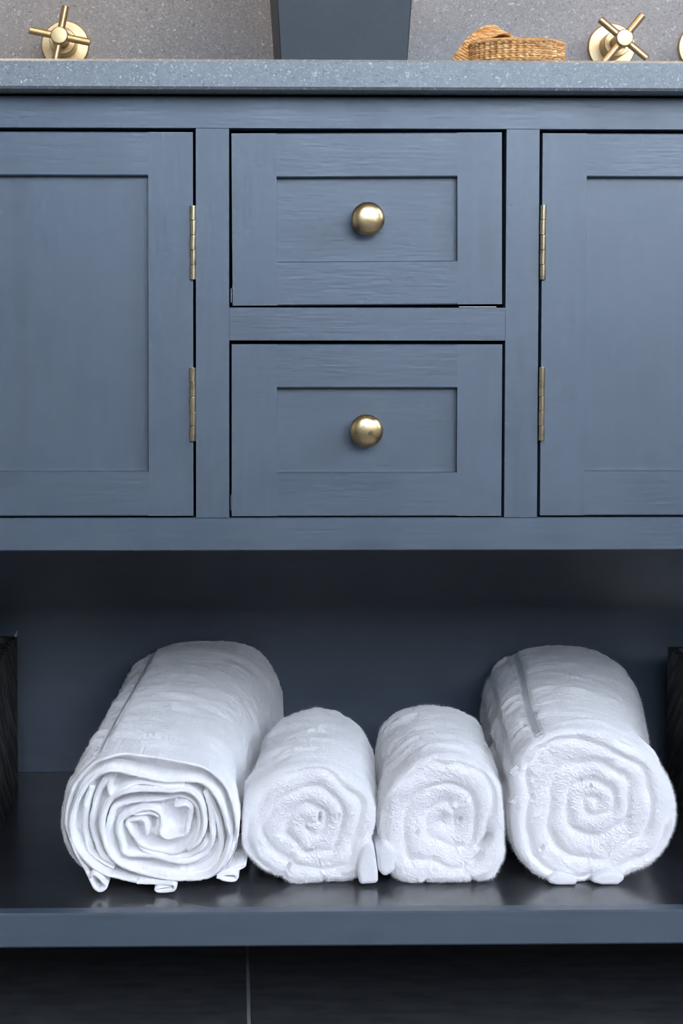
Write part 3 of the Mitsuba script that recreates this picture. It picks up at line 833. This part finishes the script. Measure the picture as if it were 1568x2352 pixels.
def sheet(pts, y, depth, cord, thick, seed, spread=0.0):
    """A towel edge: a rolled hem cord at the front and the terry sheet running back from it."""
    p = catmull(pts, .9) * MM
    p[:, 1] = np.maximum(p[:, 1], cord + .0002)
    t = np.gradient(p, axis=0)
    t /= np.linalg.norm(t, axis=1, keepdims=True) + 1e-12
    nn = np.stack([-t[:, 1], t[:, 0]], 1)
    s = np.arange(len(p)) * .9
    wob = meshkit.fbm(np.stack([s * .055, np.zeros_like(s), np.full_like(s, seed * 3.3)], -1), 2, seed) - .5
    wob2 = meshkit.noise(np.stack([s * .35, np.zeros_like(s), np.full_like(s, seed * 1.3)], -1), seed + 1) - .5
    y = y + .012 * wob + .0012 * wob2
    # closed outline in (normal offset, depth): cord in front, a neck, the fluffy sheet, back
    prof = [(-.0001, 0), (cord * .75, cord * .35), (cord, cord), (cord * .8, cord * 1.7), (thick * .36, cord * 2.5), (thick * .5, cord * 4), (thick * .55, depth * .5), (thick * .5, depth),
            (-thick * .5, depth), (-thick * .55, depth * .5), (-thick * .5, cord * 4), (-thick * .36, cord * 2.5), (-cord * .8, cord * 1.7), (-cord, cord), (-cord * .75, cord * .35)]
    prof = np.array(prof)
    v = np.stack([p[:, None, 0] + nn[:, None, 0] * prof[None, :, 0], (y[:, None] if np.ndim(y) else y) + prof[None, :, 1], p[:, None, 1] + nn[:, None, 1] * prof[None, :, 0]], -1)
    v[..., 0] += .042 * prof[None, :, 1]                       # the sheet follows the roll's slanting axis
    v[..., 2] += .019 * prof[None, :, 1]
    k, n = len(prof), len(p)
    rough = (meshkit.noise(v.reshape(-1, 3) * 500, seed + 2) - .5).reshape(n, k) * np.where(prof[:, 1] > cord * 2, .0012, .0003)[None]
    sg = np.sign(prof[:, 0])[None]
    v[..., 0] += nn[:, None, 0] * rough * sg
    v[..., 2] += nn[:, None, 1] * rough * sg
    v[..., 2] = np.maximum(v[..., 2], .0002)
    i, j = np.meshgrid(np.arange(n - 1), np.arange(k), indexing="ij")
    q = np.stack([i * k + j, i * k + (j + 1) % k, (i + 1) * k + (j + 1) % k, (i + 1) * k + j], -1).reshape(-1, 4)
    f = np.vstack([q[:, [0, 1, 2]], q[:, [0, 2, 3]]])
    caps = [[0, b, b + 1] for b in range(1, k - 1)] + [[(n - 1) * k, (n - 1) * k + b + 1, (n - 1) * k + b] for b in range(1, k - 1)]
    m = trimesh.Trimesh(v.reshape(-1, 3) + [0, 0, ZS], np.vstack([f, caps]), process=False)
    trimesh.repair.fix_normals(m)
    return m


t1 = thing("rolled_towel", "large white rolled towel, leftmost in the row, with hemmed layers showing", "towel", TG)
o1 = rescale(OUT1, YF1 + .008)
m1, sec1 = roll(o1, YF1 + .008, .545, (-37, 91, 157), 2.2, 51, rim=.006, bands=[(131, .0060), (152, .0045)], groove=.002, waist=[(0, 45, -.015, .58, .24), (-5, 40, -.009, .2, .22)], wr=.0080)
# push the middle of the front face back: the hemmed sheets fill it
v = m1.vertices.copy()
cen = o1.mean(0) * MM
import shapely
inner = shapely.Polygon([cen + (np.array(p) * MM - cen) * .955 for p in o1])
ins = shapely.contains_xy(inner, v[:, 0], v[:, 2] - ZS) & (np.arange(len(v)) < 1 + 122 * 400)
v[ins, 1] += .022
m1.vertices = v
put("roll", m1, "terry", t1, smooth=True)
PILES.append((t1, m1, fibres(m1, 60000, .0018, 77, face_weight(m1, YF1 + .03, 1.0, .35))))
for d, w_ in ((131, .0060), (152, .0045)):
    put("border_band", strip(sec1, YF1 + .008, .545, d, w_, .0007), "terry_band", t1, smooth=40, label="smooth woven border stripe")
for i, (k, dy) in enumerate((('A', -.001), ('B', -.004), ('C', .001), ('D', .003), ('E', .002), ('F', .0045), ('G', .006), ('H', .004), ('I', .005), ('J', .006), ('TL', -.008), ('TC', -.009), ('TR', .012), ('TS', .022))):
    pts = rescale(HEMS[k], YF1 + dy)
    put("hem", sheet(pts, YF1 + dy, .058 if k[0] != 'T' else .11, .00125 if k != 'A' else .0014, .0052 if k not in ('A', 'TL', 'TC', 'TR', 'TS') else .0034, 90 + i), "hem_cotton", t1, smooth=50)

# the pile is pressed flat where two towels touch
from scipy.spatial import cKDTree
for t, m, pile in PILES:
    pts = []
    for k, d in scene.items():
        if k.startswith("rolled_towel") and k.split("__")[0] != t and "terry_pile" not in k:
            o = trimesh.Trimesh(*meshkit.WRITTEN[d["filename"]][:2], process=False)
            if len(o.faces) < 20000:
                o = o.subdivide_to_size(.003)
            pts.append(np.asarray(o.vertices))
    near = cKDTree(np.concatenate(pts))
    base = pile.vertices.reshape(-1, 4, 3)
    gap = np.minimum(near.query(base[:, 0], distance_upper_bound=.01)[0], near.query(base[:, 3], distance_upper_bound=.01)[0])
    keep = base[gap > .0042]
    i = np.arange(len(keep))[:, None] * 4
    put("terry_pile", trimesh.Trimesh(keep.reshape(-1, 3), np.concatenate([i + [0, 1, 3], i + [1, 2, 3], i + [2, 0, 3]], 1).reshape(-1, 3), process=False), "terry_fibre", t, kind="stuff", label="fluffy terry loops")

# ------------------------------------------------------------------ added warm lamps above the vanity (unseen, outside the frame)
for lx, lab in ((-.30, "added unseen opal globe lamp giving warm light above the left tap"), (.54, "added unseen opal globe lamp giving warm light above the right tap")):
    p = thing("pendant_lamp", lab, "lamp")
    put("canopy", moved(trimesh.creation.cylinder(.05, .02, sections=32), lx, -.03, RZ - .011), "brass_brushed", p, smooth=40)
    put("cord", moved(trimesh.creation.cylinder(.003, RZ - .02 - 1.86, sections=12), lx, -.03, (RZ - .02 + 1.86) / 2), "dark_void", p, smooth=40)
    put("globe", moved(trimesh.creation.icosphere(3, .075), lx, -.03, 1.79), "added_lamp_glass", p, smooth=True,
        emitter={"type": "area", "radiance": {"type": "rgb", "value": [ADDED_LAMP * c for c in ((1.0, .70, .42) if lx < 0 else (.7, .49, .30))]}})
